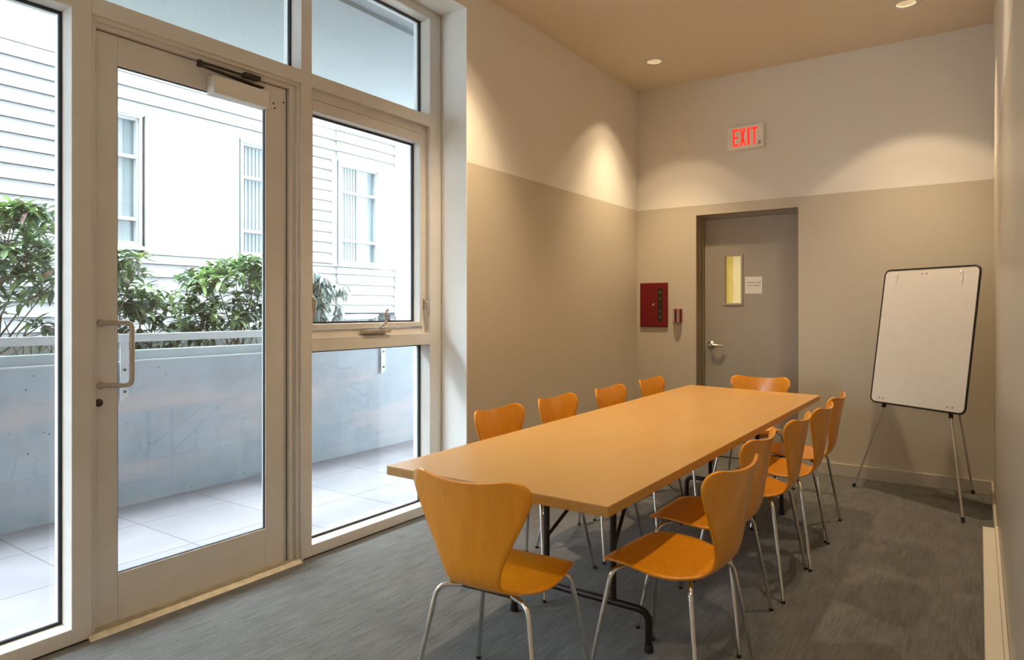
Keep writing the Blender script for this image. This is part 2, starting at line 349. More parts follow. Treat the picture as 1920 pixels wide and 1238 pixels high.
# ---------------------------------------------------------------- glazing: frame members
ZR1, ZR2 = 2.528, 2.600         # rail over door / windows
FD = -3.074                      # outer face of the frame
GX = -3.05                      # glass plane
fr = empty('trim_2', (XG, YS, 0)); fr['kind'] = 'structure'
def fp(name, a, b, mat=None, bevel=.002):
    o = bx(name, a, b, mat or M['alu'], fr, bevel); o.matrix_parent_inverse = fr.matrix_basis.inverted(); o.location = (0, 0, 0); return o
for y0, y1 in ((YS, YS + .07), (1.203, 1.277), (2.302, 2.371), (3.318, YJ2 - .004)):
    fp('mullion', (XG, y0, 0), (FD, y1, ZH2 - .004))
for y0, y1 in ((YS, 1.262), (2.318, YJ2 - .004)):
    o = fp('base_gap_strip', (XG + .001, y0, .0005), (XG - .01, y1, .007), M['gasket'], 0); o['label'] = 'thin black strip standing in for the dark gap under the frame'  # black strip paints the dark gap between frame and floor
bays = [(YS + .07, 1.203), (1.277, 2.302), (2.371, 3.318)]
for i, (y0, y1) in enumerate(bays):
    fp('rail', (XG, y0, ZR1), (FD, y1, ZR2)); fp('head_rail', (XG, y0, 3.232), (FD, y1, ZH2 - .004))
    if i != 1: fp('sill_rail', (XG, y0, 0), (FD, y1, .066))
fp('rail', (XG, 2.371, 1.104), (FD, 3.318, 1.178))

def pane(parent, y0, y1, z0, z1, x=GX, g=.011, name='pane'):
    """glass with a dark gasket around it"""
    o = bx(name, (x - .004, y0 + .001, z0 + .001), (x + .004, y1 - .001, z1 - .001), M['glass'], parent)
    m = MB()
    for sx in (0.005,):
        xa, xb = x + sx, x + sx + .014
        m.box((xa, y0, z0), (xb, y0 + g, z1)); m.box((xa, y1 - g, z0), (xb, y1, z1))
        m.box((xa, y0 + g, z0), (xb, y1 - g, z0 + g)); m.box((xa, y0 + g, z1 - g), (xb, y1 - g, z1))
    k = m.build('gasket', M['gasket'], parent); k['label'] = 'black rubber gasket'
    return o
def window(n):
    o = empty('window_%d' % n); o['kind'] = 'structure'; return o
w1 = window(1); pane(w1, YS + .07, 1.203, .066, ZR1)
w2 = window(2); pane(w2, YS + .07, 1.203, ZR2, 3.232)
w3 = window(3); pane(w3, 1.277, 2.302, ZR2, 3.232)
w4 = window(4); pane(w4, 2.371, 3.318, ZR2, 3.232)
w5 = window(5); pane(w5, 2.371, 3.318, .066, 1.104)
# white outer stop beads that catch the daylight
for w_, (y0, y1, z0, z1) in ((w1, (YS + .07, 1.203, .066, ZR1)), (w3, (1.277, 2.302, ZR2, 3.232)), (w4, (2.371, 3.318, ZR2, 3.232)), (w5, (2.371, 3.318, .066, 1.104))):
    m = MB(); xa, xb = FD - .012, GX - .008; g = .005
    m.box((xa, y0, z0), (xb, y0 + g, z1)); m.box((xa, y1 - g, z0), (xb, y1, z1)); m.box((xa, y0 + g, z0), (xb, y1 - g, z0 + g)); m.box((xa, y0 + g, z1 - g), (xb, y1 - g, z1))
    o = m.build('outer_bead', M['alu_white'], w_); o['label'] = 'white outer glazing bead'

# casement (window_6)
w6 = window(6)
def ring(m, x0, x1, y0, y1, z0, z1, wl, wr, wb, wt):
    m.box((x0, y0, z0), (x1, y0 + wl, z1)); m.box((x0, y1 - wr, z0), (x1, y1, z1))
    m.box((x0, y0 + wl, z0), (x1, y1 - wr, z0 + wb)); m.box((x0, y0 + wl, z1 - wt), (x1, y1 - wr, z1))
m = MB(); ring(m, XG - .035, FD, 2.371, 3.318, 1.178, ZR1, .006, .034, .040, .052); m.build('window_frame', M['alu'], w6, .002)
m = MB(); ring(m, XG - .028, GX - .02, 2.380, 3.281, 1.222, 2.472, .020, .028, .030, .062); sash = m.build('sash', M['alu'], w6, .0025)
pane(w6, 2.400, 3.253, 1.252, 2.410)
m = MB()   # crank operator
m.box((XG - .03, 2.742, 1.192), (XG + .012, 2.955, 1.214))
crk = m.build('crank_base', M['bronze'], w6, .004)
m = MB(); m.tube(fillet([(XG - .005, 2.865, 1.21), (XG + .02, 2.868, 1.235), (XG + .028, 2.905, 1.262), (XG + .028, 2.885, 1.310), (XG + .030, 2.900, 1.325)], .012), .0065, 10)
m.lathe((XG + .032, 2.903, 1.328), [(0, -.012), (.009, -.006), (.010, .003), (0, .012)], 12, 'X')
m.build('crank_handle', M['bronze'], w6)
for yy, s in ((3.296, 1), (2.3935, -1)):
    m = MB(); xf = XG - .028 if s < 0 else XG - .035
    m.box((xf, yy - .008, 1.33), (xf + .008, yy + .008, 1.40))
    m.tube(fillet([(xf + .004, yy, 1.385), (xf + .03, yy, 1.385), (xf + .034, yy + .006 * s, 1.345), (xf + .030, yy + .012 * s, 1.285)], .012), .006, 10)
    m.build('latch_lever', M['bronze'], w6)

# glass entrance door (door_1)
d1 = empty('door_1'); d1['kind'] = 'structure'
XD = -2.995
m = MB()     # stepped frame of the door
ring(m, XG - .012, FD, 1.277, 2.302, 0, ZR1, .016, .020, 0.0001, .018)
ring(m, XG - .028, FD, 1.293, 2.282, 0, ZR1 - .018, .012, .034, 0.0001, .020)
m.build('door_frame', M['alu'], d1, .0015)
m = MB(); m.box((XD - .012, 2.2435, .014), (XD - .002, 2.2475, 2.489)); m.box((XD - .012, 1.306, 2.4875), (XD - .002, 2.244, 2.4895)); m.build('weather_seal', M['gasket'], d1)
m = MB(); ring(m, XD, XD - .032, 1.311, 2.243, .014, 2.487, .088, .125, .200, .125)
leaf = m.build('door_leaf', M['alu'], d1, .003)
pane(d1, 1.399, 2.118, .214, 2.362, XD - .024, .003)
m = MB()   # pull handle inside, a D of round bar leaning away from the hinge
P0 = Vector((XD, 1.333, 1.275)); P1 = Vector((XD, 1.333, 1.016))
path = [P0, Vector((XD + .078, 1.420, 1.277)), Vector((XD + .078, 1.420, 1.014)), P1]
m.tube(fillet(path, .028, 8), .0105, 16)
for p in (P0, P1): m.lathe(p, [(.016, -.002), (.016, .006), (.011, .008)], 20, 'X')
m.build('pull_handle', M['bronze'], d1)['label'] = 'D shaped bronze pull handle'
m = MB()
m.tube(fillet([(XD - .048, 1.375, 1.262), (XD - .10, 1.43, 1.258), (XD - .11, 1.445, 1.15), (XD - .10, 1.43, 1.04), (XD - .048, 1.375, 1.035)], .05, 8), .011, 12)
m.build('outer_pull_handle', M['whitebar'], d1)['label'] = 'white curved pull on the outer side'
m = MB(); m.lathe((XD, 1.324, .945), [(.016, 0), (.016, .004), (.011, .010), (0, .010)], 24, 'X'); m.build('lock_cylinder', M['darkmetal'], d1)
m = MB()   # closer
m.box((XD, 1.797, 2.343), (-2.93, 2.099, 2.428)); clo = m.build('door_closer', M['closer'], d1, .006)
m = MB()
m.prism([(-2.965, 2.07, 2.436), (-2.935, 2.07, 2.436), (-2.935, 1.725, 2.452), (-2.955, 1.725, 2.452)], (0, 0, .007))
m.lathe((-2.945, 1.735, 2.448), [(.013, 0), (.013, .028), (.010, .030), (0, .030)], 14)
m.tube([(-2.947, 1.735, 2.470), (-2.950, 1.88, 2.474), (-2.960, 2.01, 2.478)], .006, 8)
m.box((-2.985, 1.975, 2.474), (-2.95, 2.06, 2.494)); m.lathe((-2.950, 2.045, 2.428), [(.014, 0), (.014, .014), (0, .016)], 16)
o = m.build('closer_arm', M['darkmetal'], clo); o['label'] = 'dark folded closer arm'
for yy, zz in ((2.165, 2.395), (2.172, 2.372), (2.225, 2.415)):
    m = MB(); m.lathe((XD, yy, zz), [(.005, 0), (.005, .002), (0, .003)], 10, 'X'); m.build('screw', M['darkmetal'], d1)
m = MB(); m.prism([(XD - .06, 1.262, 0), (XD - .06, 1.262, .014), (-2.945, 1.262, .016), (-2.926, 1.262, .004), (-2.920, 1.262, 0)], (0, 1.03, 0))
for k in range(3): m.box((-2.975 + k * .012, 1.264, .0145), (-2.970 + k * .012, 2.29, .018))
struct(m.build('trim_3', M['threshold']))['label'] = 'ridged metal threshold'

# interior door (door_2)
d2 = empty('door_2'); d2['kind'] = 'structure'
YD = YB + .145
m = MB()   # lining of the recess, then two rebates of the steel frame
def dframe(m, y0, y1, wd, wt):
    m.box((DX0, y0, 0), (DX0 + wd, y1, DZ)); m.box((DX1 - wd, y0, 0), (DX1, y1, DZ)); m.box((DX0 + wd, y0, DZ - wt), (DX1 - wd, y1, DZ))
dframe(m, YB - .002, YB + .06, .004, .004)
dframe(m, YB + .06, YB + .085, .016, .016)
dframe(m, YB + .085, YB + .115, .010, .010)
dframe(m, YB + .115, YB + .20, .028, .028)
m.build('door_frame', M['framepaint'], d2, .0015)
VX0, VX1, VZ0, VZ1 = -1.878, -1.735, 1.385, 1.812
m = MB(); X0, X1 = DX0 + .030, DX1 - .030; y0, y1 = YD, YD + .044
m.box((X0, y0, .01), (VX0, y1, DZ - .03)); m.box((VX1, y0, .01), (X1, y1, DZ - .03)); m.box((VX0, y0, .01), (VX1, y1, VZ0)); m.box((VX0, y0, VZ1), (VX1, y1, DZ - .03))
m.build('door_leaf', M['doorpaint'], d2)
m = MB(); t = .016
m.box((VX0 - t, YD - .008, VZ0 - t), (VX0 + .004, YD + .004, VZ1 + t)); m.box((VX1 - .004, YD - .008, VZ0 - t), (VX1 + t, YD + .004, VZ1 + t))
m.box((VX0, YD - .008, VZ0 - t), (VX1, YD + .004, VZ0 + .004)); m.box((VX0, YD - .008, VZ1 - .004), (VX1, YD + .004, VZ1 + t))
m.build('vision_frame', M['doorpaint'], d2, .003)
bx('vision_pane', (VX0, YD + .016, VZ0), (VX1, YD + .020, VZ1), M['glass_dull'], d2)
m = MB()
for k in range(30): m.box((VX0, YD + .030, VZ0 + .0143 * k), (VX1, YD + .034, VZ0 + .0143 * k + .0125))
m.build('blind', M['blind'], d2)['label'] = 'self-glowing yellowish slatted blind behind the vision panel'
m = MB(); hx, hz = DX0 + .094, 1.012
m.lathe((hx, YD, hz), [(.036, 0), (.036, -.006), (.030, -.012), (.014, -.016), (.012, -.05)], 28, 'Y')
m.build('handle_rose', M['satin'], d2)
m = MB(); m.tube(fillet([(hx, YD - .045, hz), (hx + .02, YD - .05, hz + .002), (hx + .075, YD - .048, hz - .004), (hx + .108, YD - .028, hz - .008)], .02), .009, 12, rs=None)
m.build('lever_handle', M['satin'], d2)

# notice on the door
t_ = empty('notice', (-1.63, YD - .001, 1.546)); tag(t_, 'small white paper notice taped to the taupe door right of its vision panel', 'notice')
m = MB(); m.box((-.073, -.0015, -.075), (.073, 0, .075)); m.build('sheet', M['paper'], t_)
random.seed(3)
for row, z, words in ((0, .020, ((-.060, -.030), (-.024, .012), (.024, .064))), (1, -.008, ((-.055, -.012), (.0, .058)))):
    m = MB()
    for a, b in words:
        x = a
        while x < b:
            wd = random.uniform(.003, .006); hgt = random.uniform(.006, .012)
            m.box((x, -.0022, z - .001), (x + wd * .35, -.0016, z + hgt)); m.box((x, -.0022, z + hgt * .4), (x + wd, -.0016, z + hgt * .4 + .0022)); x += wd + .0016
    m.build('handwriting', M['ink'], t_)

# ---------------------------------------------------------------- exit sign, fire cabinet, alarm
ex = empty('exit_sign', (-1.6515, YB, 2.811)); tag(ex, 'illuminated EXIT sign with red letters high on the back wall', 'exit sign')
m = MB(); m.box((-.1535, -.045, -.100), (.1535, 0, .100)); m.build('housing', M['signwhite'], ex, .008)
LW = [('E', -.104, -.056), ('X', -.044, .006), ('I', .020, .040), ('T', .052, .104)]
lz0, lz1 = -.072, .078; yy = -.0465
def letter(ch, a, b):
    m = MB(); t = .016
    P = lambda x, z: (x, yy, z)
    ext = (0, .003, 0)
    if ch == 'E':
        m.prism([P(a, lz0), P(a + t, lz0), P(a + t, lz1), P(a, lz1)], ext)
        for z0, z1, q in ((lz0, lz0 + .020, b), (-.006, .012, b - .003), (lz1 - .020, lz1, b)): m.prism([P(a + t, z0), P(q, z0), P(q, z1), P(a + t, z1)], ext)
    if ch == 'X':
        m.prism([P(a, lz0), P(a + t, lz0), P(b, lz1), P(b - t, lz1)], ext); m.prism([P(b - t, lz0), P(b, lz0), P(a + t, lz1), P(a, lz1)], ext)
    if ch == 'I': m.prism([P(a, lz0), P(b, lz0), P(b, lz1), P(a, lz1)], ext)
    if ch == 'T':
        c = (a + b) / 2; m.prism([P(c - t / 2, lz0), P(c + t / 2, lz0), P(c + t / 2, lz1 - .02), P(c - t / 2, lz1 - .02)], ext); m.prism([P(a, lz1 - .02), P(b, lz1 - .02), P(b, lz1), P(a, lz1)], ext)
    o = m.build('letter', M['exitred'], ex); o['label'] = 'glowing red letter ' + ch
for l in LW: letter(*l)
m = MB()
m.prism([(.108, yy, -.058), (.122, yy, -.044), (.138, yy, -.044), (.124, yy, -.058)], (0, .002, 0)); m.prism([(.108, yy, -.070), (.134, yy, -.070), (.134, yy, -.063), (.108, yy, -.063)], (0, .002, 0))
m.build('maker_mark', plain('grey print', (.12, .14, .11), .6, noise=.05), ex)

fc = empty('fire_cabinet', (-2.495, YB, 1.3745)); tag(fc, 'flat red fire cabinet with a dark vertical window, left of the back door', 'fire cabinet')
m = MB(); m.box((-.136, -.012, -.206), (.136, 0, .206)); m.build('cabinet_rim', M['red'], fc, .003)
m = MB(); m.box((-.128, -.018, -.198), (.128, -.012, .198)); dr = m.build('cabinet_door', M['red'], fc, .002)
m = MB(); m.box((.043, -.0195, -.155), (.085, -.018, .155)); m.build('window_strip', M['darkglass'], dr)
dimm = plain('dim marking', (.07, .075, .045), .5, noise=.2)
for z in (.118, .060, -.055, -.115):
    m = MB(); m.box((.052, -.0205, z - .014), (.074, -.0195, z + .014)); m.build('window_marking', dimm, dr)
m = MB(); m.lathe((.0, -.018, .0), [(.012, 0), (.012, -.005), (.008, -.008), (0, -.008)], 20, 'Y'); m.build('knob', M['satin'], dr)

al = empty('fire_alarm_station', (-2.267, YB, 1.277)); tag(al, 'small red fire alarm pull station between the red cabinet and the door', 'fire alarm')
m = MB()
pts = arc((0, 0, 0), 1, math.pi, 2 * math.pi, 14, (.042, 0, 0), (0, .040, 0))
m.prism([(p.x, p.y - .012, -.060) for p in pts] + [(.042, 0, -.060), (-.042, 0, -.060)], (0, 0, .120)); m.build('body', M['red'], al, .002)
m = MB()
for x in (-.027, -.016, .016, .027):
    y = -.012 - .040 * math.sqrt(1 - (x / .042) ** 2); m.box((x - .002, y - .003, -.058), (x + .002, y + .004, .058))
m.build('trim_stripe', M['white_trim'], al)
m = MB(); m.box((-.011, -.058, -.018), (.011, -.046, .020)); m.build('pull_lever', M['darkmetal'], al, .002)

# ---------------------------------------------------------------- downlights
def make_downlight(k, x, y, label):
    t = empty('ceiling_downlight', (x, y, CEIL)); tag(t, label, 'ceiling light', 'recessed round downlights in the ceiling')
    m = MB(); m.lathe((0, 0, 0), [(.058, -.001), (.062, -.006), (.092, -.004), (.095, 0)], 40); m.lathe((0, 0, 0), [(.058, .0), (.095, .0)], 40)
    m2 = MB(); n = 40
    m2.lathe((0, 0, 0), [(.058, -.001), (.061, -.006), (.090, -.005), (.095, -.0005)], n)
    m2.f = [f for f in m2.f if len(f) == 4]; m2.sm = m2.sm[:len(m2.f)]; m2.mi = m2.mi[:len(m2.f)]
    m2.build('trim_ring', M['white_trim'], t)
    m3 = MB(); m3.lathe((0, 0, 0), [(.058, -.001), (.050, .05), (.036, .085)], n); m3.f = [f for f in m3.f if len(f) == 4]; m3.sm = m3.sm[:len(m3.f)]; m3.mi = m3.mi[:len(m3.f)]
    m3.build('reflector', M['reflector'], t)
    m4 = MB(); m4.lathe((0, 0, .085), [(.036, 0), (.025, -.004), (0, -.006)], n); m4.build('lamp', M['lampglow'], t)
    for nm_, en, sz, bl in (('beam_core', NARROW_W[k], 78, 1.0), ('beam_spill', WIDE_W[k], 90, 0.22)):
        l = bpy.data.lights.new(nm_, 'SPOT'); l.energy = en; l.color = WARM; l.spot_size = R(sz); l.spot_blend = bl; l.shadow_soft_size = 0.03
        lo = bpy.data.objects.new(nm_, l); C.objects.link(lo); lo.parent = t; lo.location = (0, 0, .03)
    return t
DL = ['round recessed downlight near the left wall and the far corner', 'round recessed downlight near the right wall above the whiteboard']
for i, (x, y) in enumerate(DOWNLIGHTS):
    make_downlight(i, x, y, DL[i] if i < 2 else 'round recessed downlight in the %s row, %s' % ('left' if x < -1 else 'right', ('above the middle of the table', 'above the near end of the table', 'added unseen behind the camera as warm fill')[(i - 2) // 2]))

# ---------------------------------------------------------------- folding table
TB = empty('folding_table', (-1.375, 3.45, 0)); tag(TB, 'long pale maple meeting table on dark folding steel legs', 'table')
def loc(p): return (p[0] + 1.375, p[1] - 3.45, p[2])
m = MB()
cn = [(-1.843, 1.830), (-.914, 1.826), (-.903, 5.040), (-1.872, 5.165)]
m.prism([loc((x, y, .706)) for x, y in cn], (0, 0, .030)); m.build('table_edge', M['table_edge'], TB, .0015)
m = MB(); m.prism([loc((x, y, .736)) for x, y in cn], (0, 0, .004)); m.build('tabletop', M['table_top'], TB, .001)
for yl, sgn in ((2.46, 1), (4.60, -1)):
    m = MB()
    m.tube([loc(p) for p in fillet([(-1.690, yl, .005), (-1.690, yl, .158), (-1.056, yl, .158), (-1.056, yl, .005)], .05, 8)], .0145, 14)
    for x in (-1.522, -1.208): m.tube([loc((x, yl, .158)), loc((x, yl, .700))], .0135, 14)
    m.tube([loc((-1.60, yl, .692)), loc((-1.13, yl, .692))], .012, 12)
    lg = m.build('leg', M['legmetal'], TB)
    for x in (-1.522, -1.208):
        m = MB(); m.tube([loc((x, yl, .36)), loc((x + (.10 if x < -1.4 else -.10), yl + .5 * sgn, .69))], .0085, 10); m.build('brace', M['legmetal'], TB)
    for x in (-1.690, -1.056):
        m = MB(); m.lathe(loc((x, yl, 0)), [(.016, 0), (.0185, .004), (.0165, .03)], 14); m.build('foot_cap', M['rubber'], lg)

# ---------------------------------------------------------------- chairs
PROF = [(.205, .428), (.198, .446), (.165, .458), (.10, .460), (.02, .455), (-.06, .447), (-.12, .446), (-.160, .456), (-.188, .485), (-.204, .530), (-.216, .600), (-.229, .680), (-.242, .755), (-.258, .830)]
def catmull(P, n=10):
    out = []
    for i in range(len(P) - 1):
        p0 = P[max(i - 1, 0)]; p1 = P[i]; p2 = P[i + 1]; p3 = P[min(i + 2, len(P) - 1)]
        for k in range(n):
            t = k / n
            out.append(tuple(.5 * ((2 * p1[j]) + (-p0[j] + p2[j]) * t + (2 * p0[j] - 5 * p1[j] + 4 * p2[j] - p3[j]) * t * t + (-p0[j] + 3 * p1[j] - 3 * p2[j] + p3[j]) * t ** 3) for j in (0, 1)))
    out.append(P[-1]); return out
CV = catmull(PROF)
AL = [0.0]
for a, b in zip(CV, CV[1:]): AL.append(AL[-1] + math.dist(a, b))
TT = AL[-1]
def at(t):
    t = max(0, min(TT, t)); i = 0
    while i < len(AL) - 2 and AL[i + 1] < t: i += 1
    f = (t - AL[i]) / max(1e-9, AL[i + 1] - AL[i]); a, b = CV[i], CV[i + 1]
    dy, dz = b[0] - a[0], b[1] - a[1]; L = math.hypot(dy, dz)
    # sitter side normal: up on the seat, forward on the back
    return (a[0] + f * (b[0] - a[0]), a[1] + f * (b[1] - a[1]), dz / L, -dy / L)
TBEND = None
for i, (y, z) in enumerate(CV):
    if y < -.17 and TBEND is None: TBEND = AL[i]
HW = [(0, .150), (.04, .172), (.10, .190), (.18, .203), (.25, .202), (.31, .176), (.36, .124), (.405, .098), (.45, .103), (.50, .120), (.56, .150), (.63, .186), (.70, .217), (.75, .231), (.80, .235), (.90, .235)]
def hw(t):
    tt = t * .90 / TT if TT > .9 else t
    for (a, x), (b, y) in zip(HW, HW[1:]):
        if a <= t <= b:
            i = HW.index((a, x)); pm = HW[max(i - 1, 0)][1]; pp = HW[min(i + 2, len(HW) - 1)][1]; f = (t - a) / (b - a)
            v = .5 * ((2 * x) + (-pm + y) * f + (2 * pm - 5 * x + 4 * y - pp) * f * f + (-pm + 3 * x - 3 * y + pp) * f ** 3); break
    else: v = HW[-1][1]
    r = .088
    if t > TT - r: v = v - r + math.sqrt(max(0, r * r - (t - TT + r) ** 2))
    r = .05
    if t < r: v = v - r + math.sqrt(max(0, r * r - (r - t) ** 2))
    return v
def shell(t0, t1, nt, name, parent, capA, capB):
    m = MB(); nu = 20; th = .0048
    def st(k):
        f = k / nt
        if capB: f = 1 - (1 - f) ** 1.5
        if capA: f = f ** 1.5
        return t0 + (t1 - t0) * f
    def P(t, u, off, out=0.0):
        W = hw(t); x = u * W + (out if u > 0 else -out)
        g = max(0.0, (t - (TT - .16)) / .16); te = t - g * g * .020 * (1 - min(1, (x / .235) ** 2)) 
        y, z, ny, nz = at(te)
        blend = max(0.0, min(1.0, (t - .34) / .15)); bl = blend * blend * (3 - 2 * blend)
        d = bl * (.042 * (x / .2) ** 2) + (1 - bl) * (.006 * (x / .2) ** 2)
        d -= bl * .008
        if t < .12: d -= .010 * (x / .2) ** 2 * (1 - t / .12)
        d += off
        return (x, y + ny * d, z + nz * d)
    rows = []
    for k in range(nt + 1):
        t = st(k); top = [P(t, -1 + 2 * j / nu, th) for j in range(nu + 1)]; bot = [P(t, 1 - 2 * j / nu, -th) for j in range(nu + 1)]
        er = [P(t, 1, th * .5, .0022), P(t, 1, -th * .5, .0022)]; el = [P(t, -1, -th * .5, .0022), P(t, -1, th * .5, .0022)]
        rows.append(top + er + bot + el)
    n = len(rows[0]); vs = [v for r in rows for v in r]; fs = []
    for k in range(nt):
        for j in range(n): fs.append((k * n + j, (k + 1) * n + j, (k + 1) * n + (j + 1) % n, k * n + (j + 1) % n))
    m.add(vs, fs, True)
    def cap(k, sgn):
        r = rows[k]; top = r[:nu + 1]; bot = list(reversed(r[nu + 3:2 * nu + 4])); q = []; t = st(k)
        for j in range(nu): q.append((j, j + 1, nu + 1 + j + 1, nu + 1 + j))
        m.add(top + bot, q, False)
    if capA: cap(0, -1)
    if capB: cap(nt, 1)
    return m.build(name, M['ply'], parent)

def make_chair():
    t = empty('stacking_chair')
    shell(0, TBEND, 30, 'seat', t, True, False)
    shell(TBEND, TT, 36, 'backrest', t, False, True)
    m = MB(); m.box((-.065, -.11, .424), (.065, .08, .432))
    m.tube([(-.10, -.105, .425), (.10, -.105, .425)], .008, 10); m.tube([(-.12, .07, .430), (.12, .07, .430)], .008, 10)
    m.build('mounting_plate', M['darkmetal'], t, .002)
    for sx in (-1, 1):
        for sy in (1, -1):
            fy, sy0 = (.212, .10) if sy > 0 else (-.205, -.115)
            m = MB(); zt = .433 if sy > 0 else .428
            pth = [(sx * .055, sy0 * .75, zt), (sx * .172, (.150 if sy > 0 else -.142), zt - .006), (sx * .243, fy, .012)]
            m.tube(fillet(pth, .040, 8), .0085, 14)
            lg = m.build('leg', M['chrome'], t)
            m = MB(); m.lathe((sx * .2435, fy, 0), [(.008, 0), (.0098, .003), (.0095, .012)], 14); m.build('glide', M['rubber'], lg)
    return t
def copy_tree(o, parent=None):
    c = o.copy(); C.objects.link(c); c.parent = parent
    for ch in list(o.children): copy_tree(ch, c)
    return c
CH = [  # x, y, rotation, label
    (-1.312, 1.850, 4, 'bent plywood chair at the near end of the table, its back to the camera', 'chairs at the table ends'),
    (-.890, 2.295, 85, 'plywood chair on the right side nearest the camera, its whole seat in view', 'chairs along the right side'),
    (-.960, 2.860, 90, 'plywood chair on the right side, second from the near end', 'chairs along the right side'),
    (-.935, 3.455, 90, 'plywood chair on the right side, middle one of the five', 'chairs along the right side'),
    (-.910, 3.925, 90, 'plywood chair on the right side, second from the far end', 'chairs along the right side'),
    (-.925, 4.430, 90, 'plywood chair on the right side, farthest of the five by the whiteboard', 'chairs along the right side'),
    (-1.838, 2.850, -90, 'plywood chair on the left side, nearest the window reveal', 'chairs along the left side'),
    (-1.825, 3.420, -90, 'plywood chair on the left side, second from the window reveal', 'chairs along the left side'),
    (-1.790, 4.040, -90, 'plywood chair on the left side, third from the window reveal', 'chairs along the left side'),
    (-1.790, 4.720, -90, 'plywood chair on the left side, farthest one by the red cabinet', 'chairs along the left side'),
    (-1.372, 5.085, 180, 'plywood chair at the far end of the table in front of the taupe door', 'chairs at the table ends'),
]
proto = make_chair()
for i, (x, y, a, lab, grp) in enumerate(CH):
    c = proto if i == 0 else copy_tree(proto)
    c.location = (x, y, 0); c.rotation_euler = (0, 0, R(a)); tag(c, lab, 'chair', 'bent plywood chairs around the meeting table')

# ---------------------------------------------------------------- easel with whiteboard
EA = empty('whiteboard_easel', (-.35, 5.45, 0)); tag(EA, 'portable whiteboard on a thin tripod easel in the far right corner', 'whiteboard')
ao = Vector((-.35, 5.45, 0))
BL, BR, TL, TR = Vector((-.660, 5.600, .655)), Vector((-.074, 5.205, .655)), Vector((-.572, 5.722, 1.622)), Vector((.012, 5.320, 1.622))
ub = (BR - BL); Wd = ub.length; ub.normalize(); vb = (TL - BL); Hd = vb.length; vb.normalize(); nb = ub.cross(vb).normalized()   # faces the table
def bp(u, v, n=0): return BL + ub * u + vb * v + nb * n - ao
def rrect(w0, h0, w1, h1, r, n=8):
    out = []
    for cx, cy, a0 in ((w1 - r, h0 + r, -90), (w1 - r, h1 - r, 0), (w0 + r, h1 - r, 90), (w0 + r, h0 + r, 180)):
        for k in range(n + 1):
            a = R(a0 + 90 * k / n); out.append((cx + r * math.cos(a), cy + r * math.sin(a)))
    return out
m = MB(); m.prism([bp(u, v, -.006) for u, v in rrect(.004, .004, Wd - .004, Hd - .004, .036)], nb * .010); m.build('board', M['board'], EA)
m = MB(); m.tube([bp(u, v, 0) for u, v in rrect(.003, .003, Wd - .003, Hd - .003, .038)], .0075, 8, closed=True); m.build('board_edging', M['boardedge'], EA)
for u in (.115, Wd - .115):
    m = MB(); m.tube([bp(u, Hd - .035, .004), bp(u, Hd - .035, .022), bp(u - .004, Hd - .065, .024)], .0028, 8); m.build('paper_hook', M['easelmetal'], EA)
for u, v in ((.30, Hd - .040), (.335, Hd - .040), (.075, .035), (.105, .035), (Wd - .12, .035), (Wd - .085, .035)):
    m = MB(); m.tube([bp(u, v, .003), bp(u, v, .0065)], .004, 10); m.build('rivet', M['darkmetal'], EA)
apex = Vector((-.262, 5.625, 1.60)) - ao
for foot in ((-.777, 5.629, .0), (-.082, 5.075, .0), (-.035, 5.905, .0)):
    f = Vector(foot) - ao; d = apex - f; L = d.length
    m = MB(); m.tube([f + d * .01, f + d * .42], .0075, 12); m.tube([f + d * .42, apex], .0105, 12)
    lg = m.build('leg', M['easelmetal'], EA)
    m = MB(); m.tube([f + d * .385, f + d * .41], .0135, 14); m.tube([f + d * .41, f + d * .425], .0125, 14); m.build('clamp_collar', M['rubber'], lg)
    m = MB(); m.tube([f + Vector((0, 0, .001)) , f + d * .018], .0115, 12); m.build('foot_tip', M['rubber'], lg)
m = MB()
fl, frt, rr_ = [Vector(q) - ao for q in ((-.777, 5.629, 0), (-.082, 5.075, 0), (-.035, 5.905, 0))]
mid = (fl + frt + rr_) / 3 * .56 + apex * .44
for q in (fl, frt, rr_): m.tube([q + (apex - q) * .44, mid], .005, 8)
m.build('spreader', M['easelmetal'], EA)
m = MB(); m.lathe(tuple(apex), [(.02, -.02), (.024, 0), (.02, .02)], 14); m.build('tripod_head', M['rubber'], EA)

# ---------------------------------------------------------------- baseboard heater on the right wall
he = empty('baseboard_heater', (.05, 1.0, 0)); tag(he, 'long low white heater running along the foot of the right wall', 'heater')
m = MB(); m.box((-.034, -2.2, .012), (.020, 3.47, .150)); m.build('cover', M['heater'], he, .003)
m = MB(); m.box((.0205, -2.2, .0), (.034, 3.47, .165)); m.build('back_plate', M['heater'], he, .002)
m = MB(); m.box((-.028, -2.19, 0), (.018, 3.45, .012)); m.build('vent_grille', M['darkmetal'], he)
m = MB(); m.box((-.0355, 3.455, .004), (.022, 3.475, .153)); m.build('end_cap', M['heater'], he, .003)

